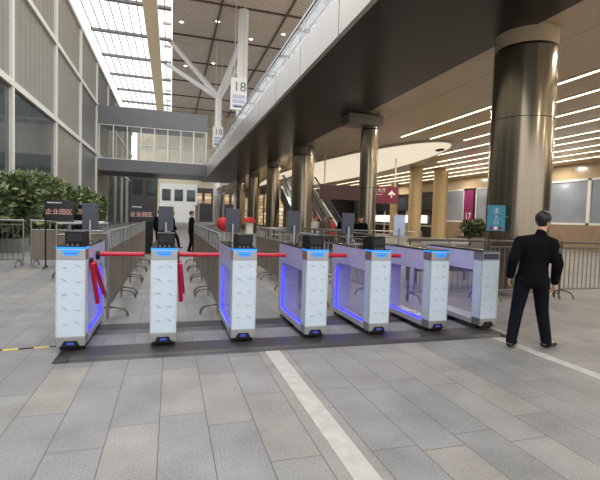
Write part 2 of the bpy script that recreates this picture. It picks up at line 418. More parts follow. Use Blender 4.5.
# left facade: ribbed cladding between pale mullions
wl = bpy.data.objects.new('wall_left', None); COL.objects.link(wl); wl['kind'] = 'structure'; wl.location = (-7.2, 40, 0)
def lx(*a): return a
yb = [-.5, 7.5, 15.4, 23.4, 31.4, 39.3, 47.3, 55.2, 63.2, 71.2, 79.2, 87]
back = MB().box(-.5, -.12, -46, 48, 0, 16.5); back.build('backing', M['grey_wall'], wl)
for i in range(len(yb)-1):
    y0, y1 = yb[i]-40, yb[i+1]-40
    for j, (z0, z1) in enumerate(((0, 7.4), (7.4, 12.25), (12.25, 16.4))):
        m = M['beige_wall']
        if (i, j) in ((3, 0), (2, 0), (0, 0), (1, 0), (7, 0), (8, 0), (9, 0)): m = M['dark_glass']
        if (i, j) in ((5, 0), (5, 1), (6, 2), (7, 2), (8, 2), (9, 2), (10, 2)): m = M['grey_wall']
        box('cladding_panel', m, wl, -.12, -.03, y0+.02, y1-.02, z0+.02, z1-.02)
    box('mullion', M['offwhite'], wl, -.12, .12, y0-.16, y0+.16, 0, 16.5)
for z in (7.4, 12.25, 16.4): box('transom', M['offwhite'], wl, -.12, .14, -46, 48, z-.15, z+.15)

wa = MB().box(-9, 46, 126, 126.5, 0, 30, 0)
for k in range(14): wa.box(-9+k*4, -8.7+k*4, 125.7, 126, 0, 30, 1)
for z in (8.4, 14, 20, 26): wa.box(-9, 46, 125.75, 126, z, z+.35, 1)
struct('wall_end', wa, [M['endwall'], M['offwhite']])
# atrium roofs
ca = MB().box(-.2, 46, 40, 150, 30, 30.4, 0)
for y in range(48, 150, 12): ca.box(-.2, 46, y, y+.25, 29.8, 30, 1)
for x in range(6, 46, 9): ca.box(x, x+.25, 40, 150, 29.8, 30, 1)
struct('ceiling_atrium', ca, [M['wood'], M['brown']])
for k in range(12):
    x, y = 2+(k % 4)*5+R_.uniform(-1, 1), 52+(k//4)*16+R_.uniform(-3, 3)
    o = thing('roof_downlight', 'small round downlight in the slatted roof high above the footbridge', 'ceiling light', (x, y, 30), 0, 'downlights in the slatted roof')
    MB().lathe([(.42, -.06), (.42, 0)], 16).build('rim', M['white'], o)
    MB().lathe([(.3, -.08), (.3, -.06)], 16).build('lens', M['strip'], o)
o = thing('glass_roof', 'bright glazed roof with thin white bars above the left wall', 'roof', (-4.8, 95, 30))
box('glazing', M['roof_glass'], o, -7.4, 4.5, -55, 55, .0, .05)
for k in range(10): box('glazing_bar', M['steel_dark'], o, -7.3+k*1.2, -7.18+k*1.2, -55, 55, -.16, 0)
for k in range(9): box('purlin', M['steel_dark'], o, -7.4, 4.5, -54+k*11, -53.3+k*11, -.5, -.16)
for k in range(12): box('lattice_bar', M['offwhite'], o, 3.2, 4.5, -54+k*9, -53.6+k*9, -.5, -.2)
o = thing('roof_beam', 'long tan beam running under the glass roof', 'beam', (-3.0, 95, 28.4))
box('web', mat('tan_beam', (226, 206, 172), .6, var=.06, scale=1), o, -.9, .9, -56, 50, 0, 1.1)

# Y-shaped roof column and straight white column with numbered boxes
def white_tree(loc, label):
    o = thing('branching_column', label, 'column', loc)
    MB().tube([(0, 0, 0), (0, 0, 22)], .55, 16).build('trunk', M['white'], o)
    for tip in ((-8.2, 0, 30), (-8.4, 6, 27.9), (4.6, 3, 30), (3.0, -5, 30)):
        MB().tube([(0, 0, 21.6), tip], .5, 12, r1=.34).build('branch', M['white'], o)
    return o
white_tree((7.45, 75, 0), 'white column forking into branches under the slatted roof')
o = thing('roof_column', 'tall straight white roof column beside the larger box numbered 18', 'column', (9.15, 60.6, 0))
MB().tube([(0, 0, 0), (0, 0, 29.8)], .72, 20).build('shaft', M['white'], o)
MB().lathe([(.9, 0), (.9, .3), (.74, .4)], 20).build('base_ring', M['offwhite'], o)
def number_box(loc, s, label):
    o = thing('number_sign', label, 'sign', loc)
    box('casing', M['white'], o, -1.05*s, 1.05*s, -.25*s, .25*s, 0, 4.2*s)
    text_mesh('number', '18', 1.75*s, M['dark_text'], o, (.1*s, -.27*s, 3.0*s), FACE_FRONT, .01)
    for k in range(3): box('line_panel', M['slate_lit'], o, -.85*s, .85*s, -.27*s, -.25*s, (.25+.62*k)*s, (.72+.62*k)*s)
    MB().prism([(-.75*s, .42*s), (-.3*s, .62*s), (-.3*s, .5*s), (.5*s, .5*s), (.5*s, .34*s), (-.3*s, .34*s), (-.3*s, .22*s)], 'Y', -.29*s, -.27*s).build('arrow', M['slate'], o)
    for sx in (-.6, .6): MB().tube([(sx*s, 0, 4.2*s), (sx*s, 0, 29.85-loc[2])], .06*s, 6).build('hanger', M['offwhite'], o)
number_box((8.5, 59.0, 15.9), 1.0, 'larger hanging white box numbered 18 above the walkway edge')
number_box((7.3, 73.4, 13.1), .78, 'smaller hanging white box numbered 18 on the forked column')

# ------------------------------------------------------------------ overhead walkway and footbridge
SZ = 5.8
o = thing('elevated_walkway', 'long overhead walkway with dark brown underside and silver edge', 'walkway', (0, 0, SZ))
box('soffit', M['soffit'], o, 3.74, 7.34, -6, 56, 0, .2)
box('deck', M['fascia_grey'], o, 3.78, 7.34, -6, 56, .2, .86)
y = -6
while y < 55.9:
    box('fascia_panel', M['fascia'], o, 3.62, 3.74, y+.01, min(y+3.08, 56)-.01, -.02, .92); y += 3.1
y = -6; k = 0
while y < 55.9:
    mbp = MB().box(3.66, 3.69, y+.03, min(y+3.08, 56)-.03, .92, 1.62); y += 3.1
    rr = random.Random(k); k += 1
    for q in range(26):
        yy = y-3.05+rr.random()*2.9; zz = .98+rr.random()*.55; s = rr.uniform(.03, .08)
        mbp.box(3.652, 3.66, yy, yy+s*1.6, zz, zz+s, 1)
    mbp.build('balustrade_pane', [M['frost'], M['white']], o)
box('handrail', M['steel'], o, 3.63, 3.72, -6, 56, 1.62, 1.68)

o = thing('footbridge', 'enclosed grey footbridge with a row of tall panes crossing from the left wall', 'footbridge', (-1.7, 47.5, 5.8))
X0, X1 = -5.36, 5.32
box('lower_fascia', M['fascia_grey'], o, X0, X1, 0, .2, 0, 1.2)
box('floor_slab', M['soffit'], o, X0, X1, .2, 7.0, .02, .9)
box('upper_fascia', M['fascia_grey'], o, X0, X1, 0, .2, 4.6, 6.45)
box('roof_slab', M['fascia_grey'], o, X0, X1, .2, 7, 5.2, 6.3)
np_ = 8
for k in range(np_):
    a = X0+.1+(X1-X0-.2)*k/np_; b = X0+.1+(X1-X0-.2)*(k+1)/np_
    box('window_pane', M['sheet_glass'], o, a+.04, b-.04, .08, .11, 1.24, 4.56)
    box('rear_pane', M['sheet_glass'], o, a+.04, b-.04, 6.9, 6.93, 1.0, 5.1)
for k in range(np_+1):
    a = X0+.1+(X1-X0-.2)*k/np_
    box('mullion', M['offwhite'], o, a-.045, a+.045, .02, .16, 1.2, 4.6)
box('sill', M['offwhite'], o, X0, X1, .0, .18, 1.18, 1.26); box('head', M['offwhite'], o, X0, X1, .0, .18, 4.54, 4.62)

# ------------------------------------------------------------------ columns along the walkway
def column(x, y, r, label, top=SZ-.02, m='col_steel', ring=True, cap=.75, capm='col_cap', name='column', seam=2.9):
    o = thing(name, label, 'column', (x, y, 0))
    zt = top-cap
    MB().lathe([(r+.05, 0), (r+.05, .12), (r, .14)], 40).build('base_ring', M['steel_dark'], o)
    MB().lathe([(r, .1), (r, seam)], 48).build('lower_cladding', M[m], o)
    MB().lathe([(r-.006, seam), (r-.006, seam+.014)], 48).build('seam', M['black'], o)
    MB().lathe([(r, seam+.014), (r, zt)], 48).build('upper_cladding', M[m], o)
    if ring: MB().lathe([(r-.04, zt), (r-.04, zt+.06)], 40).build('shadow_gap', M['black'], o)
    if cap > 0: MB().lathe([(r-.005, zt+(.06 if ring else 0)), (r-.005, top)], 48).build('capital', M[capm], o)
    return o
column(7.63, 8.1, .66, 'massive polished steel column nearest, behind the guard', top=CZ-.01, cap=.42, seam=3.9, capm='tan')
br = lambda o, dx: box('bracket_beam', M['col_cap'], o, dx, .36, -.42, .42, SZ-.42, SZ-.02)
br(column(7.75, 16.3, .36, 'slim steel column under the walkway edge, beside the maroon direction sign', cap=.55), -1.1)
column(7.55, 24.9, .66, 'thick steel column beside the escalators', cap=.5)
column(7.6, 33.0, .5, 'steel column fourth along the walkway edge', cap=.4)
column(7.6, 41.0, .5, 'steel column fifth along the walkway edge, by the lit shop', cap=.4)
column(7.6, 49.0, .5, 'steel column farthest along the walkway edge', cap=.4)
column(18.5, 30.2, .5, 'gold clad column right of the maroon sign', top=CZ-.01, m='col_gold', cap=0, ring=False)
column(20.9, 30.4, .56, 'gold clad column left of the magenta banner', top=CZ-.01, m='col_gold', cap=0, ring=False)
column(23.7, 43.0, .42, 'small distant gold column just behind the maroon sign', top=CZ-.01, m='col_gold', cap=0, ring=False)
# wide flat bracket beam from the slim column to the soffit
# ------------------------------------------------------------------ escalators
def escalator(x, w, y0, label):
    o = thing('escalator', label, 'escalator', (x, y0, 0), 0, 'escalators behind the thick column')
    L = 7.0; h = L*math.tan(math.radians(30))
    def prof(a, b): return [(-1.2, a), (0, a), (L, h+a), (L+.6, h+a), (L+.6, h+b), (L, h+b), (0, b), (-1.2, b)]
    MB().prism([(-1.2, .0), (.8, .0), (L+.6, h-.9), (L+.6, h-.1), (L, h-.1), (0, .2), (-1.2, .2)], 'X', -w/2, w/2).build('truss', M['escal'], o)
    MB().prism([(-1.1, .2), (0, .2), (L, h-.1), (L, h), (0, .3), (-1.1, .3)], 'X', -w/2+.2, w/2-.2).build('steps', M['step'], o)
    for s in (-1, 1):
        xa = s*(w/2-.12)
        MB().prism(prof(.2, .95), 'X', xa-.015, xa+.015).build('glass_balustrade', M['sheet_glass'], o)
        MB().prism(prof(.95, 1.04), 'X', xa-.05, xa+.05).build('handrail', M['black'], o)
        MB().prism([(-1.2, .16), (0, .16), (L+.6, h-.02), (L+.6, h+.14), (0, .36), (-1.2, .36)], 'X', xa-.1, xa+.1).build('skirt', M['alu'], o)
    return o
escalator(9.35, 1.3, 27.4, 'left escalator rising behind the thick steel column')
escalator(11.0, 1.3, 27.4, 'right escalator rising between the thick and the slim column')

# ------------------------------------------------------------------ far shops
o = thing('lit_shop', 'warm lit shop wall of shelves behind the far columns', 'shop', (11.6, 59, 0))
box('shelves', M['shelf'], o, 0, .3, -20, 20, .6, 4.6)
box('plinth', M['brown'], o, -.1, .3, -20, 20, 0, .6); box('fascia', M['brown'], o, -.1, .3, -20, 20, 4.6, 5.8)
for k in range(11): box('mullion', M['dark'], o, -.14, 0, -20+k*4-.12, -20+k*4+.12, .6, 4.6)
o = thing('stone_block', 'dark doorway block between the escalators and the lit shop', 'kiosk', (10.4, 37.9, 0))
box('walls', M['brick'], o, -.5, .9, -.6, .6, 0, 3.2); box('door', M['dark'], o, -.52, -.5, -.4, .4, 0, 2.4)
# buildings at the far end
def far_building(x0, x1, y, h, m, label, cat='building', win=True, name='far_building', wm='dark_glass'):
    o = thing(name, label, cat, ((x0+x1)/2, y, 0)); hw = (x1-x0)/2
    box('walls', M[m], o, -hw, hw, 0, 3, 0, h)
    if win:
        nn = max(2, int((x1-x0)/2.2))
        for k in range(nn):
            a = -hw+(2*hw)*(k+.15)/nn; b = -hw+(2*hw)*(k+.85)/nn
            box('window', M[wm], o, a, b, -.04, 0, h*.55, h*.85)
    return o
far_building(-7, -2.4, 84, 9, 'grey_wall', 'grey building at the far end behind the left hedge')
far_building(-2.2, 5.4, 96, 8.2, 'white', 'white building with dark windows seen beneath the footbridge')
far_building(5.6, 26, 112, 8.5, 'dark', 'dark building closing the far right end beneath the footbridge', wm='shelf')
o = thing('canopy', 'slanted glass canopy over the far walkway entrance', 'canopy', (6.2, 70, 0))
MB().prism([(-2.6, 3.0), (1.8, 5.2), (1.8, 5.35), (-2.6, 3.15)], 'Y', -4, 4).build('roof_panel', M['frost'], o)
for sx, zz in ((-2.2, 3.2), (1.5, 5.1)):
    for sy in (-3.5, 3.5): MB().tube([(sx, sy, 0), (sx, sy, zz)], .14, 8).build('post', M['offwhite'], o)

# ------------------------------------------------------------------ ramps under the gates
for nm, y0, y1, lab in (('front', 4.83, 5.40, 'dark ribbed floor ramp along the front of the turnstiles'), ('rear', 5.88, 6.42, 'dark ribbed floor ramp under the rear of the turnstiles')):
    o = thing('floor_ramp', lab, 'ramp', (1.73, (y0+y1)/2, 0), 0, 'ribbed floor ramps')
    hy = (y1-y0)/2; hx = 2.84
    MB().prism([(-hy, 0), (-hy+.1, .03), (hy-.1, .03), (hy, 0)], 'X', -hx+.12, hx-.12).build('tread', M['mat'], o)
    for s in (-1, 1):
        MB().prism([(s*(hx-.12), .0), (s*(hx-.12), .03), (s*(hx+.03), 0.0)], 'Y', -hy, hy).build('end_wedge', M['mat'], o)

# ------------------------------------------------------------------ turnstiles
GX = [-1.023, -.061, .866, 1.793, 2.685, 3.594, 4.439]
GY = 5.147
W, D, GH = .29, 1.42, 1.145
def turnstile(i, x, label, lit=True, reader=True, term='slate', arms=True):
    o = thing('turnstile_gate', label, 'turnstile', (x, GY, .03), 0, 'row of turnstile gates')
    h = W/2
    # black plinth with feet
    pl = box('plinth', M['black'], o, -h+.03, h-.03, .05, D-.05, .02, .06)
    for (sx, sy) in ((-1, .1), (1, .1), (-1, D-.1), (1, D-.1)):
        MB().lathe([(.035, 0), (.035, .012), (.016, .016), (.016, .03)], 12, c=(sx*(h-.05), sy)).build('foot', M['black'], pl)
    # metal skirt and lower rail
    box('base_skirt', M['steel'], o, -h, h, 0, .18, .055, .16, bev=.006)
    box('lower_rail', M['alu'], o, -h, h, .18, D, .055, .13, bev=.004)
    tr = MB().prism([(-.095, .055), (-.062, .115), (.062, .115), (.095, .055)], 'Y', -.008, .004)
    rc = tr.build('base_recess', M['gloss_black'], o)
    if lit: MB().prism([(-.04, .072), (-.032, .098), (.032, .098), (.04, .072)], 'Y', -.011, -.008).build('base_light', M['base_logo'], rc)
    # front pedestal wrapped in printed film
    pr = MB().box(-h+.003, h-.003, .004, .18, .16, 1.0, 0, bev=.004); rr = random.Random(40+i)
    for row in range(5):
        for c in (-.055, .065):
            z = .30+row*.155+rr.uniform(-.012, .012); xx = c+rr.uniform(-.012, .012); kind = (row+(c > 0)) % 2
            dz = .018 if kind else .004
            for q in range(2):
                a = rr.uniform(-.008, .008)
                pr.prism([(xx-.032, z+a+dz), (xx-.030, z+a+dz+.004), (xx+.03, z+a-dz+.004), (xx+.028, z+a-dz)], 'Y', .001, .0045, 1)
            pr.prism([(xx-.01, z-.012), (xx-.006, z-.012), (xx+.012, z+.012), (xx+.008, z+.012)], 'Y', .001, .0045, 1)
    pr.build('front_panel', [M['film'], M['print']], o)
    for s in (-1, 1): box('corner_trim', M['alu'], o, *(sorted((s*h, s*(h-.014)))), -.002, .014, .16, 1.0)
    # head
    box('head', M['steel'], o, -h, h, 0, .2, 1.0, 1.115, bev=.006)
    if lit:
        MB().box(-h-.001, h+.001, -.004, .2, 1.115, 1.137).build('light_strip', M['led'], o)
        e = MB().prism([(-.088, 1.105), (.088, 1.105), (.082, 1.075), (.055, 1.045), (-.055, 1.045), (-.082, 1.075)], 'Y', -.006, .002).build('emblem_light', M['emblem'], o)
        MB().prism([(-.058, 1.074), (.058, 1.074), (.054, 1.066), (-.054, 1.066)], 'Y', -.009, -.006).build('emblem_bar', M['steel_dark'], e)
    else:
        MB().box(-h-.001, h+.001, -.004, .2, 1.115, 1.137).build('light_strip', M['steel_dark'], o)
        e = MB().box(-h+.015, h-.015, -.006, .002, 1.02, 1.108).build('display', M['emblem_off'], o)
    # body: upper beam and rear post with a rounded opening
    box('upper_beam', M['filmside'], o, -h+.004, h-.004, .18, D, .85, 1.125)
    box('rear_post', M['filmside'], o, -h+.004, h-.004, D-.12, D, .13, .85)
    MB().prism([(D-.12, .85), (D-.12, .70), (D-.135, .77), (D-.17, .82), (D-.24, .85)], 'X', -h+.006, h-.006).build('corner_gusset', M['filmside'], o)
    box('front_post_lining', M['filmside'], o, -h+.006, h-.006, .18, .2, .13, .85)
    box('rear_edge', M['alu'], o, -h, h, D-.012, D+.004, .055, 1.13)
    # glass on both sides
    for s in (-1, 1):
        xs = s*(h-.012)
        box('glass_pane', M['pane'], o, xs-.004, xs+.004, .2, D-.12, .13, .85)
    if lit:
        lx_ = h-.03
        for s in ((1,) if i == 0 else (-1,)):
            box('led_strip', M['led_deep'], o, *(sorted((s*lx_, s*(lx_-.02)))), .22, D-.14, .135, .15)
            box('led_strip', M['led_deep'], o, *(sorted((s*lx_, s*(lx_-.02)))), D-.14, D-.122, .15, .82)
    # top cover
    box('top_cover', M['gloss_black'], o, -h+.004, h-.004, .015, D-.005, 1.125 if not lit else 1.137, GH+.004, bev=.003)
    # code reader on the front end
    if reader:
        rb = MB().prism([(.13, GH), (.42, GH), (.40, GH+.15), (.17, GH+.17), (.13, GH+.155)], 'X', -.085, .115).build('code_reader', M['black'], o)
        box('reader_window', M['gloss_black'], rb, -.06, .09, .122, .132, GH+.05, GH+.135)
        for q in (-.05, 0, .05): box('reader_cable', M['steel_dark'], rb, q-.01, q+.01, .08, .13, GH, GH+.02)
    # face terminal at the rear
    if term:
        tm = MB().box(-.1, .1, 1.16, 1.19, GH+.15, GH+.49, 0, bev=.006).build('face_terminal', M[term], o)
        MB().tube([(0, 1.14, GH), (0, 1.14, GH+.27)], .022, 12).build('terminal_post', M['steel'], tm)
        MB().lathe([(.05, GH), (.05, GH+.012)], 16, c=(0, 1.14)).build('terminal_base', M['steel_dark'], tm)
    # tripod arms on the right-hand side
    if arms:
        hub = MB().tube([(h, .74, .985), (h+.035, .74, .985)], .055, 20).build('tripod_hub', M['black'], o)
        MB().tube([(h+.0, .74, 1.0), (h+.56, .74, 1.0)], .028, 12).build('arm', M['red'], hub)
        drop = MB().tube([(h, .27, .95), (h+.03, .27, .95)], .05, 20).build('tripod_hub', M['black'], o)
        MB().tube([(h+.028, .22, .94), (h+.058, .45, .44)], .027, 12).build('arm', M['red'], drop)
        MB().tube([(h+.034, .32, .94), (h+.09, .74, .50)], .027, 12).build('arm', M['red'], drop)
    return o
L_ = ['leftmost white turnstile gate, with a pair of drooping red arms beside it', 'second white turnstile gate from the left, seen straight on',
      'third white turnstile gate from the left, its left side glowing blue', 'middle white turnstile gate, fourth from either end',
      'third white turnstile gate from the right, blue edged window in its side', 'second white turnstile gate from the right, without a black code reader on top',
      'rightmost turnstile gate, unlit with a dark display, beside the guard']
for i, x in enumerate(GX):
    turnstile(i, x, L_[i], lit=i < 6, reader=i < 5, term=(None if i == 6 else 'slate_lit' if i == 5 else 'slate'), arms=i < 5)

# ------------------------------------------------------------------ crowd barriers
def barrier(x, y, L, rz, label, style='mesh', group='crowd barriers', hh=1.27):
    sm = M['rail_brown'] if style == 'bars' and x > 0 else M['steel']
    o = thing('crowd_barrier', label, 'barrier', (x, y, 0), rz, group)
    a = L/2-.03
    for s in (-1, 1):
        MB().tube([(s*a, 0, .02), (s*a, 0, hh)], .022, 10).build('post', sm, o)
    MB().tube([(-L/2+.01, 0, hh), (L/2-.01, 0, hh)], .026, 10).build('top_rail', sm, o)
    MB().tube([(-a, 0, .2), (a, 0, .2)], .018, 8).build('bottom_rail', M['steel_dark'], o)
    if style == 'mesh':
        MB().tube([(-a, 0, 1.02), (a, 0, 1.02)], .018, 8).build('middle_rail', M['steel'], o)
        box('mesh_panel', M['mesh'], o, -a+.03, a-.03, -.012, .012, .22, 1.0)
        for k in range(3):
            xx = -a+2*a*(k+1)/4
            MB().tube([(xx, 0, 1.02), (xx, 0, hh)], .018, 8).build('picket', M['steel'], o)
    elif style == 'bars':
        g = MB(); nb = int(L/.125)
        for k in range(1, nb): g.tube([(-a+2*a*k/nb, 0, .2), (-a+2*a*k/nb, 0, hh-.12)], .009, 6)
        g.build('bars', M['steel_dark'], o)
        MB().tube([(-a, 0, hh-.12), (a, 0, hh-.12)], .016, 8).build('middle_rail', M['steel_dark'], o)
    else:
        for z in (.72, .98): MB().tube([(-a, 0, z), (a, 0, z)], .02, 8).build('middle_rail', M['steel'], o)
    for s in (-1, 1):
        xx = s*(a-.12)
        pts = [(xx, -.26, .015), (xx, -.25, .08), (xx, -.19, .14), (xx, -.08, .16), (xx, .08, .16), (xx, .19, .14), (xx, .25, .08), (xx, .26, .015)]
        MB().tube(pts, .018, 8).build('foot', M['steel_dark'], o)
    return o
onum = ['nearest', 'second', 'third', 'fourth', 'farthest']
for row, (x, ys, nm) in enumerate(((-.85, [7.6, 9.45, 11.3, 13.15, 15.0], 'row behind the leftmost gate'), (.73, [7.6, 9.45, 11.3, 13.15], 'row between the second and third gates'),
                                   (2.42, [7.8, 9.65, 11.5], 'row behind the middle gate'))):
    for k, y in enumerate(ys):
        w_ = onum[k] if k < len(ys)-1 else 'farthest'
        barrier(x, y, 1.8, PI/2, 'brown mesh panel barrier, %s in the %s' % (w_, nm), 'mesh', 'mesh barriers lining the lanes')
for k in range(3): barrier(3.95, 8.9+k*1.85, 1.8, PI/2, 'barred barrier, %s of the row running back behind the third gate from the right' % ('nearest', 'middle', 'farthest')[k], 'bars', 'barred barriers on the right')
for k in range(4): barrier(5.3+k*1.85, 7.35-k*.02, 1.8, 0, 'barred barrier across the back of the right gates, %s counted from the left' % ('first', 'second', 'third', 'fourth')[k], 'bars', 'barred barriers across the right', 1.22)
for k in range(3): barrier(4.2+k*1.9, 14.6-k*.25, 1.85, -.13, 'tubular rail barrier across the hall, %s counted from the left' % ('first', 'second', 'third')[k], 'rails', 'tubular barriers across the hall', 1.2)
barrier(-4.75, 13.4, 1.9, 0, 'barred barrier beside the hedge at the far left', 'bars', 'barriers before the hedge')
barrier(-6.6, 13.4, 1.7, 0, 'barred barrier at the outer end against the left wall', 'bars', 'barriers before the hedge')
barrier(-2.75, 13.5, 1.9, 0, 'brown mesh barrier behind the nearer black sign board', 'mesh', 'barriers before the hedge')
barrier(-2.0, 11.4, 1.5, .9, 'brown mesh barrier angled between the sign board and the first lane', 'mesh', 'barriers before the hedge')

# ------------------------------------------------------------------ sign boards
def sign_board(x, y, w_, z0, z1, label, low=False):
    o = thing('sign_board', label, 'sign', (x, y, 0), 0, 'black sign boards')
    bd = box('board', M['gloss_black'], o, -w_/2, w_/2, -.02, .02, z0, z1)
    hgt = z1-z0
    text_mesh('heading', '企业园区', w_*.235, M['pink_text'], bd, (-.0, -.024, z0+hgt*.42), FACE_FRONT, .003)
    for k in range(7): box('caption', M['sign_text'], bd, -w_*.4+k*.05, -w_*.4+k*.05+.036, -.024, -.02, z1-.09, z1-.06)
    if low: box('lower_panel', M['black'], o, -w_*.1, w_/2, -.02, .02, .02, z0)
    for s in ((-1,) if low else (-1, 1)):
        MB().tube([(s*(w_/2-.02), .035, .02), (s*(w_/2-.02), .035, z1)], .018, 8).build('pole', M['black'], o)
    for s in (-1, 1):
        xx = s*(w_/2-.02)
        MB().tube([(xx, -.22, .015), (xx, -.2, .05), (xx, 0, .06), (xx, .2, .05), (xx, .22, .015)], .016, 8).build('foot', M['black'], o)
    return o
sign_board(-2.87, 13.0, .70, 1.29, 1.85, 'black sign board with rose lettering before the hedge, at the left')
sign_board(-1.06, 17.5, .86, 1.25, 1.88, 'black sign board with a long lower panel behind the first lane', True)

# maroon hanging direction sign
o = thing('direction_sign', 'long maroon hanging direction sign with white arrow behind the slim column', 'sign', (12.2, 26.4, 2.85), -.17)
box('panel_left', M['maroon_dark'], o, -2.9, -.1, -.1, .1, .05, 1.0)
pr_ = box('panel_right', M['maroon'], o, -.1, 2.35, -.1, .1, -.1, 1.02)
text_mesh('destination', '出发大厅', .30, M['sign_text'], pr_, (.95, -.11, .74), FACE_FRONT, .004)
text_mesh('destination', 'Departures', .16, M['sign_text'], pr_, (.95, -.11, .50), FACE_FRONT, .004)
text_mesh('destination', 'P  B1', .16, M['sign_text'], pr_, (.7, -.11, .1), FACE_FRONT, .004)
MB().prism([(1.9, .28), (2.0, .28), (2.0, .55), (2.12, .44), (2.2, .52), (1.95, .78), (1.70, .52), (1.78, .44), (1.9, .55)], 'Y', -.115, -.1).build('arrow', M['sign_text'], pr_)
for x in (-2.6, 2.2): MB().tube([(x, 0, 1.0), (x, 0, CZ-2.85)], .05, 8).build('hanger', M['offwhite'], o)

# magenta banner 17
o = thing('gate_banner', 'magenta vertical banner numbered 17 on the right wall', 'banner', (26.42, 33.9, 1.76))
box('cloth', M['magenta'], o, -.05, 0, -.66, .66, 0, 2.9)
text_mesh('number', '17', .85, M['sign_text'], o, (-.056, 0, .5), FACE_LEFT, .004)
box('support', M['white'], o, 0, .07, .45, .66, -1.76, 2.9)

# teal board bracketed to the nearest steel column
rzp = -.35
o = thing('teal_notice', 'teal notice board with pale writing fixed on the nearest steel column', 'sign', (6.62, 7.6, 1.43), rzp)
bd = box('board', M['teal'], o, -.185, .185, -.015, .015, 0, .54)
text_mesh('lettering', '主', .13, M['sign_text'], bd, (-.0, -.018, .42), FACE_FRONT, .002)
text_mesh('lettering', '入', .11, M['sign_text'], bd, (-.0, -.018, .28), FACE_FRONT, .002)
text_mesh('lettering', '口', .10, M['sign_text'], bd, (-.0, -.018, .17), FACE_FRONT, .002)
for k, m in enumerate(('magenta', 'white', 'maroon')): box('picture', M[m], bd, -.13+k*.09, -.055+k*.09, -.018, -.014, .02, .09)
MB().tube([(.1, .01, .3), (.36, .3, .3)], .02, 8).build('bracket', M['steel_dark'], o)

# yellow and black floor tape
o = thing('hazard_tape', 'yellow and black tape on the floor left of the leftmost turnstile', 'tape', (-1.75, 5.42, 0), .1)
for k in range(8): box('segment', M['yellow'] if k % 2 == 0 else M['black'], o, -.6+k*.15, -.45+k*.15, -.02, .02, 0, .004)

# table with white rolls, planter with bush on the right
o = thing('counter', 'dark narrow counter behind the barred barriers on the right', 'counter', (6.95, 9.9, 0))
box('top', M['brown'], o, -1.0, 1.0, -.28, .28, .86, .93, bev=.01)
for sx in (-.9, .9):
    for sy in (-.2, .2): box('leg', M['steel_dark'], o, sx-.03, sx+.03, sy-.03, sy+.03, 0, .86)
box('front_board', M['brown'], o, -.95, .95, -.24, -.21, .3, .86)
for k, (x, lab) in enumerate(((6.75, 'left white rounded roll lying on the dark counter'), (7.38, 'right white rounded roll lying on the dark counter'))):
    tg = MB().tube([(x-.27, 9.86, 1.045), (x-.25, 9.86, 1.045), (x+.25, 9.86, 1.045), (x+.27, 9.86, 1.045)], .112, 20)
    tag(tg.build('cloth_roll', M['whitecloth'], None), lab, 'roll', 'white rolls on the counter')

# ------------------------------------------------------------------ plants
def leaves(blobs, n, size, seed, stems=()):
    g = MB(); rr = random.Random(seed)
    tot = sum(b[3]*b[4]*b[5] for b in blobs)
    for (cx, cy, cz, rx, ry, rz) in blobs:
        for _ in range(int(n*rx*ry*rz/tot)):
            while True:
                p = Vector((rr.uniform(-1, 1), rr.uniform(-1, 1), rr.uniform(-1, 1)))
                if .25 < p.length < 1: break
            c = Vector((cx+p.x*rx, cy+p.y*ry, cz+p.z*rz))
            d = (p+Vector((rr.uniform(-.8, .8), rr.uniform(-.8, .8), rr.uniform(-.9, .5)))).normalized()
            s = d.cross(Vector((rr.uniform(-1, 1), rr.uniform(-1, 1), 1))).normalized(); u = d.cross(s)
            l = size*rr.uniform(.6, 1.3); wd = l*.3
            vs_ = [g.bm.verts.new(c), g.bm.verts.new(c+d*l*.45+s*wd), g.bm.verts.new(c+d*l-u*l*.2), g.bm.verts.new(c+d*l*.45-s*wd), g.bm.verts.new(c+d*l*.5+u*l*.06)]
            mi = 0 if rr.random() < .5 else (1 if rr.random() < .6 else 2)
            for q in ((0, 1, 4), (1, 2, 4), (2, 3, 4), (3, 0, 4)):
                f = g.bm.faces.new([vs_[j] for j in q]); f.material_index = mi
    return g
LM = [M['leaf'], M['leaf2'], M['leaf3']]
def shrub(x, y, h, r, label, seed, ground=0.5, n=1700, size=.34, pw=1.0, group='shrubs along the left wall'):
    o = thing('potted_shrub', label, 'shrub', (x, y, 0), 0, group)
    rr = random.Random(seed)
    bl = [(0, 0, ground+(h-ground)*.5, r*.8, r*.8, (h-ground)*.42)]
    for k in range(5):
        a = rr.uniform(0, 2*PI); bl.append((math.cos(a)*r*.45, math.sin(a)*r*.55, ground+(h-ground)*rr.uniform(.35, .8), r*.5, r*.5, (h-ground)*.24))
    leaves(bl, n, size, seed).build('foliage', LM, o)
    for k in range(3):
        a = k*2.1; MB().tube([(math.cos(a)*.1, math.sin(a)*.1, ground-.1), (math.cos(a)*r*.2, math.sin(a)*r*.2, ground+(h-ground)*.4), (math.cos(a)*r*.45, math.sin(a)*r*.45, h*.8)], .035, 6, r1=.012).build('stem', M['bark'], o)
    p = MB().box(-.5*pw, .5*pw, -.5*pw, .5*pw, 0, ground, 0, bev=.02).build('planter', M['planter'], o)
    box('soil', M['bark'], p, -.44*pw, .44*pw, -.44*pw, .44*pw, ground-.02, ground+.01)
    return o
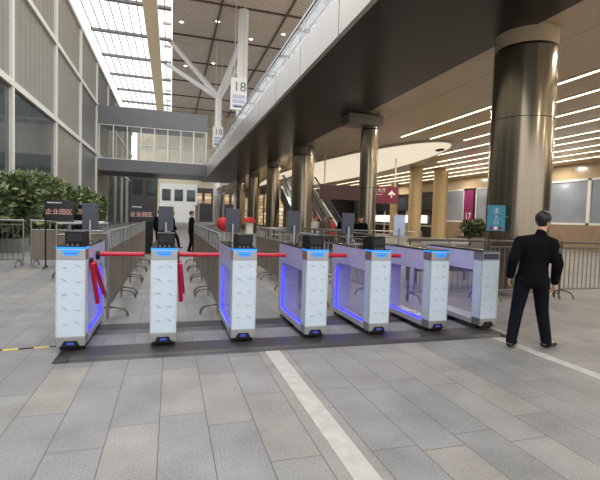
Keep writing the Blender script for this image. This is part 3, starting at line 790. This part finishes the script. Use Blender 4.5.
for k, (x, y, h, r, lab) in enumerate(((-5.9, 15.6, 2.75, 1.0, 'leafy shrub at the near end of the left hedge'), (-5.7, 18.4, 3.0, 1.15, 'leafy shrub second along the left hedge'),
        (-5.8, 21.6, 3.35, 1.25, 'tall leafy shrub third along the left hedge'), (-5.7, 25.2, 3.3, 1.2, 'leafy shrub fourth along the left hedge'),
        (-5.6, 29.4, 2.9, 1.1, 'leafy shrub fifth along the left hedge'), (-5.8, 34.0, 3.0, 1.1, 'leafy shrub sixth along the left hedge, above the nearer sign board'),
        (-6.1, 40.0, 2.9, 1.0, 'leafy shrub at the far end of the left hedge'))):
    shrub(x, y, h, r, lab, 100+k)
shrub(9.75, 12.2, 1.68, .45, 'low green bush in a tall brown planter behind the nearest steel column', 140, 1.12, 700, .16, .8, None)

# ------------------------------------------------------------------ red stalls in the distance
o = thing('red_balloon', 'round red balloon on a pole behind the third turnstile gate', 'balloon', (2.85, 24, 0))
MB().lathe([(.02, .72), (.2, .77), (.36, .91), (.43, 1.11), (.4, 1.3), (.26, 1.47), (.05, 1.52)], 24).build('skin', M['redcloth'], o)
MB().tube([(0, 0, 0), (0, 0, .78)], .03, 8).build('pole', M['offwhite'], o)
MB().lathe([(.22, 0), (.22, .03)], 20).build('base', M['black'], o)
o = thing('promotion_stand', 'white stand with a red domed top behind the third turnstile gate', 'stand', (4.25, 24, 0))
MB().lathe([(.24, 0), (.24, .1), (.2, .2), (.2, 1.25)], 24).build('body', M['white'], o)
MB().lathe([(.36, 1.25), (.36, 1.32), (.28, 1.46), (.12, 1.55), (.02, 1.57)], 24).build('dome', M['redcloth'], o)

# ------------------------------------------------------------------ people
def remesh(mb, name, m, parent, vox, smooth=3):
    me = bpy.data.meshes.new(name); mb.bm.to_mesh(me); mb.bm.free()
    t = bpy.data.objects.new(name, me); COL.objects.link(t)
    md = t.modifiers.new('r', 'REMESH'); md.mode = 'VOXEL'; md.voxel_size = vox
    if smooth:
        ms = t.modifiers.new('s', 'SMOOTH'); ms.iterations = smooth; ms.factor = .5
    bpy.context.view_layer.update()
    nm = bpy.data.meshes.new_from_object(t.evaluated_get(bpy.context.evaluated_depsgraph_get()))
    bpy.data.objects.remove(t)
    nm.materials.clear(); nm.materials.append(m)
    for p in nm.polygons: p.use_smooth = True; p.material_index = 0
    o = bpy.data.objects.new(name, nm); COL.objects.link(o)
    if parent: o.parent = parent
    return o

def hand(mb, wrist, direc, palm_n, thumb, s=1.):
    """palm, four bent fingers, thumb; direc = along the hand, palm_n = palm normal, thumb = thumb side"""
    d = Vector(direc).normalized(); n = Vector(palm_n); n = (n-d*n.dot(d)).normalized(); t = d.cross(n)
    if t.dot(Vector(thumb)) < 0: t = -t
    w_ = Vector(wrist)
    for k in range(4):
        off = (k-1.5)*.02*s*-1
        mb.capsule(w_+d*.01*s+t*off*.7, w_+d*.088*s+t*off, .016*s, .013*s)
        L = (.068, .08, .075, .058)[k]*s
        a = w_+d*.09*s+t*off; b = a+(d+n*.35).normalized()*L*.55; c = b+(d+n*1.1).normalized()*L*.5
        mb.capsule(a, b, .0095*s, .009*s, n=8); mb.capsule(b, c, .009*s, .008*s, n=8)
    a = w_+d*.03*s+t*.028*s; b = a+(d*.7+t*.7+n*.3).normalized()*.045*s; c = b+(d+n*.3).normalized()*.032*s
    mb.capsule(a, b, .013*s, .011*s, n=8); mb.capsule(b, c, .011*s, .009*s, n=8)

def person(label, origin, right, J, cloth, vox=.012, group=None, name='person', cap=None, badge=False):
    """J: joints in (s, d, z): s along 'right', d along its left-hand normal (forward of viewer frame), z up; J['face'] and J['sh'] are directions"""
    rz = math.atan2(right[1], right[0])
    o = thing(name, label, 'person', origin, rz, group)
    V = lambda k: Vector(J[k])
    fc = Vector(J['face']).normalized(); tf = Vector(J['torso']).normalized()     # head / torso facing
    side = Vector((tf.y, -tf.x, 0))                                                # person's right
    hs = Vector((fc.y, -fc.x, 0))
    hc = V('head'); nk = V('neck'); ch = V('chest'); pv = V('pelvis')
    b = MB()
    # head with jaw, nose, ears
    b.capsule(hc+Vector((0, 0, .03))-fc*.012, hc+Vector((0, 0, .035))+fc*.02, .092, .086, hs, 1.05)
    b.capsule(hc+Vector((0, 0, -.03))+fc*.02, hc+Vector((0, 0, -.07))+fc*.042, .066, .046, hs, 1.05)
    b.capsule(hc+fc*.092+Vector((0, 0, .012)), hc+fc*.108+Vector((0, 0, -.018)), .010, .015, n=8)
    for s in (-1, 1): b.capsule(hc+hs*s*.086+Vector((0, 0, .018)), hc+hs*s*.083+Vector((0, 0, -.025)), .017, .012, fc, .5, 10)
    b.capsule(nk-Vector((0, 0, .04)), hc-Vector((0, 0, .05))-fc*.008, .06, .052, hs, 1.)
    b.capsule(ch, nk-Vector((0, 0, .06)), .11, .06, side, .7); b.capsule(pv, ch, .10, .12, side, .72)
    for S in 'LR':
        sh, el, wr, hp, kn, an, toe = (V(k+S) for k in ('sh', 'el', 'wr', 'hip', 'kn', 'an', 'toe'))
        b.capsule(nk-Vector((0, 0, .08)), sh, .05, .05); b.capsule(sh, el, .046, .036); b.capsule(el, wr, .036, .025)
        d = (wr-el).normalized()
        hand(b, wr, d, (-side if S == 'R' else side)*1.0, tf)
        b.capsule(pv, hp, .09, .085); b.capsule(hp, kn, .075, .048); b.capsule(kn, an, .048, .034); b.capsule(an, toe+Vector((0, 0, .01)), .032, .028)
    body = remesh(b, 'body', M['skin'], o, vox, 2)
    for s in (-1, 1):
        e = MB(); e.capsule(hc+fc*.088+hs*s*.032+Vector((0, 0, .022)), hc+fc*.093+hs*s*.032+Vector((0, 0, .022)), .011, .008, n=8); e.build('eye', M['eye'], o)
    e = MB(); e.capsule(hc+fc*.086-hs*.018+Vector((0, 0, -.055)), hc+fc*.086+hs*.018+Vector((0, 0, -.055)), .007, .007, n=8); e.build('mouth', M['lip'], o)
    # hair
    hb = MB()
    hb.capsule(hc+Vector((0, 0, .05))-fc*.022, hc+Vector((0, 0, .054))+fc*.018, .096, .086, hs, 1.03)
    hb.capsule(hc+Vector((0, 0, .02))-fc*.035, hc+Vector((0, 0, .005))-fc*.034, .08, .07, hs, .95)
    remesh(hb, 'hair', M['hair'], o, max(vox*.8, .009), 2)
    if cap:
        c = MB(); c.capsule(hc+Vector((0, 0, .07))-fc*.01, hc+Vector((0, 0, .075)), .1, .1, hs, 1.0); c.capsule(hc+fc*.07+Vector((0, 0, .075)), hc+fc*.15+Vector((0, 0, .06)), .05, .05, hs, .3)
        remesh(c, 'cap', M[cap], o, .014, 2)
    # jacket
    jm, tmt = cloth
    j = MB()
    waist = pv.lerp(ch, .45)
    j.capsule(ch+Vector((0, 0, .02)), nk-Vector((0, 0, .07)), .155, .085, side, .72)
    j.capsule(waist, ch, .17, .182, side, .72); j.capsule(pv-Vector((0, 0, .09)), waist, .19, .166, side, .76)
    j.capsule(nk-Vector((0, 0, .05)), nk-Vector((0, 0, .01)), .066, .064, side, 1.)
    for S in 'LR':
        sh, el, wr = V('sh'+S), V('el'+S), V('wr'+S)
        j.capsule(nk-Vector((0, 0, .085)), sh, .075, .076); j.capsule(ch, sh, .11, .075)
        j.capsule(sh, el, .08, .067); j.capsule(el, wr-(wr-el).normalized()*.01, .067, .05)
    jk = remesh(j, 'jacket', M[jm], o, vox, 4)
    hem = pv.z-.135
    for v in jk.data.vertices:
        if v.co.z < hem and abs(v.co.x-pv.x) < .235: v.co.z = hem
    if badge:
        sh, el = V('shR'), V('elR'); p = sh.lerp(el, .35); d = (el-sh).normalized()
        out = (side-d*side.dot(d)).normalized()
        bm_ = MB(); bm_.capsule(p+out*.03-tf*.01-d*.005, p+out*.032-tf*.012+d*.02, .052, .052, None, 1.); remesh(bm_, 'arm_band', M['patch'], jk, .008, 1)
    t = MB()
    t.capsule(pv-Vector((0, 0, .02)), pv+Vector((0, 0, .06)), .155, .15, side, .74)
    for S in 'LR':
        hp, kn, an = V('hip'+S), V('kn'+S), V('an'+S)
        t.capsule(pv-Vector((0, 0, .03)), hp, .12, .105); t.capsule(hp, kn, .105, .078); t.capsule(kn, an-Vector((0, 0, .02)), .078, .064)
    remesh(t, 'trousers', M[tmt], o, vox, 3)
    for S in 'LR':
        an, toe = V('an'+S), V('toe'+S); s_ = MB()
        dd = (toe-an); dd.z = 0; dd.normalize()
        heel = Vector((an.x, an.y, toe.z))-dd*.05
        s_.capsule(heel+Vector((0, 0, .005)), toe, .042, .04, Vector((-dd.y, dd.x, 0)), .8); s_.capsule(an-Vector((0, 0, .01)), heel.lerp(toe, .35), .046, .042)
        sh_ = remesh(s_, 'shoe', M['gloss_black'], o, .01, 2)
    return o

rv = (RX.x, RX.y)
nrm = math.hypot(*rv); rv = (rv[0]/nrm, rv[1]/nrm)
guard = dict(head=(.088, .02, 1.605), neck=(.055, 0, 1.475), chest=(.005, 0, 1.26), pelvis=(-.025, 0, .93), face=(.62, .78, 0), torso=(.42, .9, 0),
    shL=(-.165, .07, 1.345), elL=(-.275, .0, 1.12), wrL=(-.262, .09, .90), shR=(.16, -.08, 1.335), elR=(.222, -.12, 1.09), wrR=(.25, -.03, .85),
    hipL=(-.11, .035, .88), knL=(-.17, .05, .46), anL=(-.262, -.03, .10), toeL=(-.165, .07, .045),
    hipR=(.065, -.035, .88), knR=(.16, .06, .47), anR=(.2, -.01, .09), toeR=(.325, .04, .042))
person('guard in black jacket and dark trousers walking away beside the rightmost turnstile', (4.44, 4.37, 0), rv, guard, ('navy', 'navy2'), .011, badge=True)

def pose(stride=0., h=1.70, swing=0.):
    k = h/1.72
    J = dict(head=(0, 0, 1.6), neck=(0, 0, 1.46), chest=(0, 0, 1.27), pelvis=(0, 0, .93), face=(0, 1, 0), torso=(0, 1, 0),
        shL=(-.18, 0, 1.39), elL=(-.22, -.02+swing*.5, 1.11), wrL=(-.21, .05+swing, .87), shR=(.18, 0, 1.39), elR=(.22, -.02-swing*.5, 1.11), wrR=(.21, .05-swing, .87),
        hipL=(-.09, 0, .88), knL=(-.1, .05-stride*.35, .47), anL=(-.1, -stride, .09+abs(stride)*.12), toeL=(-.11, .13-stride, .042+abs(stride)*.0),
        hipR=(.09, 0, .88), knR=(.1, .05+stride*.6, .47), anR=(.1, stride, .09), toeR=(.11, .13+stride, .042))
    return {a: tuple(v*k for v in p) if a not in ('face', 'torso') else p for a, p in J.items()}
def dirv(az):   # person's right-hand vector when facing azimuth az (0 = +Y, positive towards +X)
    return (math.cos(az), -math.sin(az))
R = math.radians
far = [((.08, 21.0), R(95), pose(.34, 1.70, .12), ('navy', 'navy'), 'person in dark clothes striding to the right beyond the second lane', None),
       ((.86, 18.8), R(80), pose(.07, 1.72), ('navy', 'navy'), 'person in a dark suit standing beside the end of the mesh barriers', None),
       ((-.42, 18.9), R(20), pose(.05, 1.72), ('navy', 'navy'), 'person in dark clothes half hidden behind the second turnstile', None),
       ((-2.72, 15.1), R(170), pose(.04, 1.72), ('navy', 'navy'), 'person with a dark cap behind the mesh barrier near the hedge', 'navy'),
       ((6.72, 14.6), R(215), pose(.05, 1.72), ('navy', 'browncloth'), 'person in dark jacket standing by the slim steel column', None),
       ((6.80, 20.0), R(160), pose(.05, 1.70), ('whitecloth', 'navy'), 'person in white with red cap, leftmost of the group by the escalators', 'redcloth'),
       ((7.22, 19.8), R(190), pose(.06, 1.76), ('browncloth', 'navy'), 'person in brown grey jacket in the group by the escalators', None),
       ((7.72, 20.3), R(150), pose(.05, 1.66), ('redcloth', 'navy'), 'person in red top in the group by the escalators', None),
       ((8.25, 20.1), R(200), pose(.05, 1.70), ('navy', 'navy2'), 'person in dark jacket, rightmost of the group by the escalators', None)]
for (x, y), az, J, cl, lab, cp_ in far:
    person(lab, (x, y, 0), dirv(az), J, cl, .016, 'people in the distance', cap=cp_)
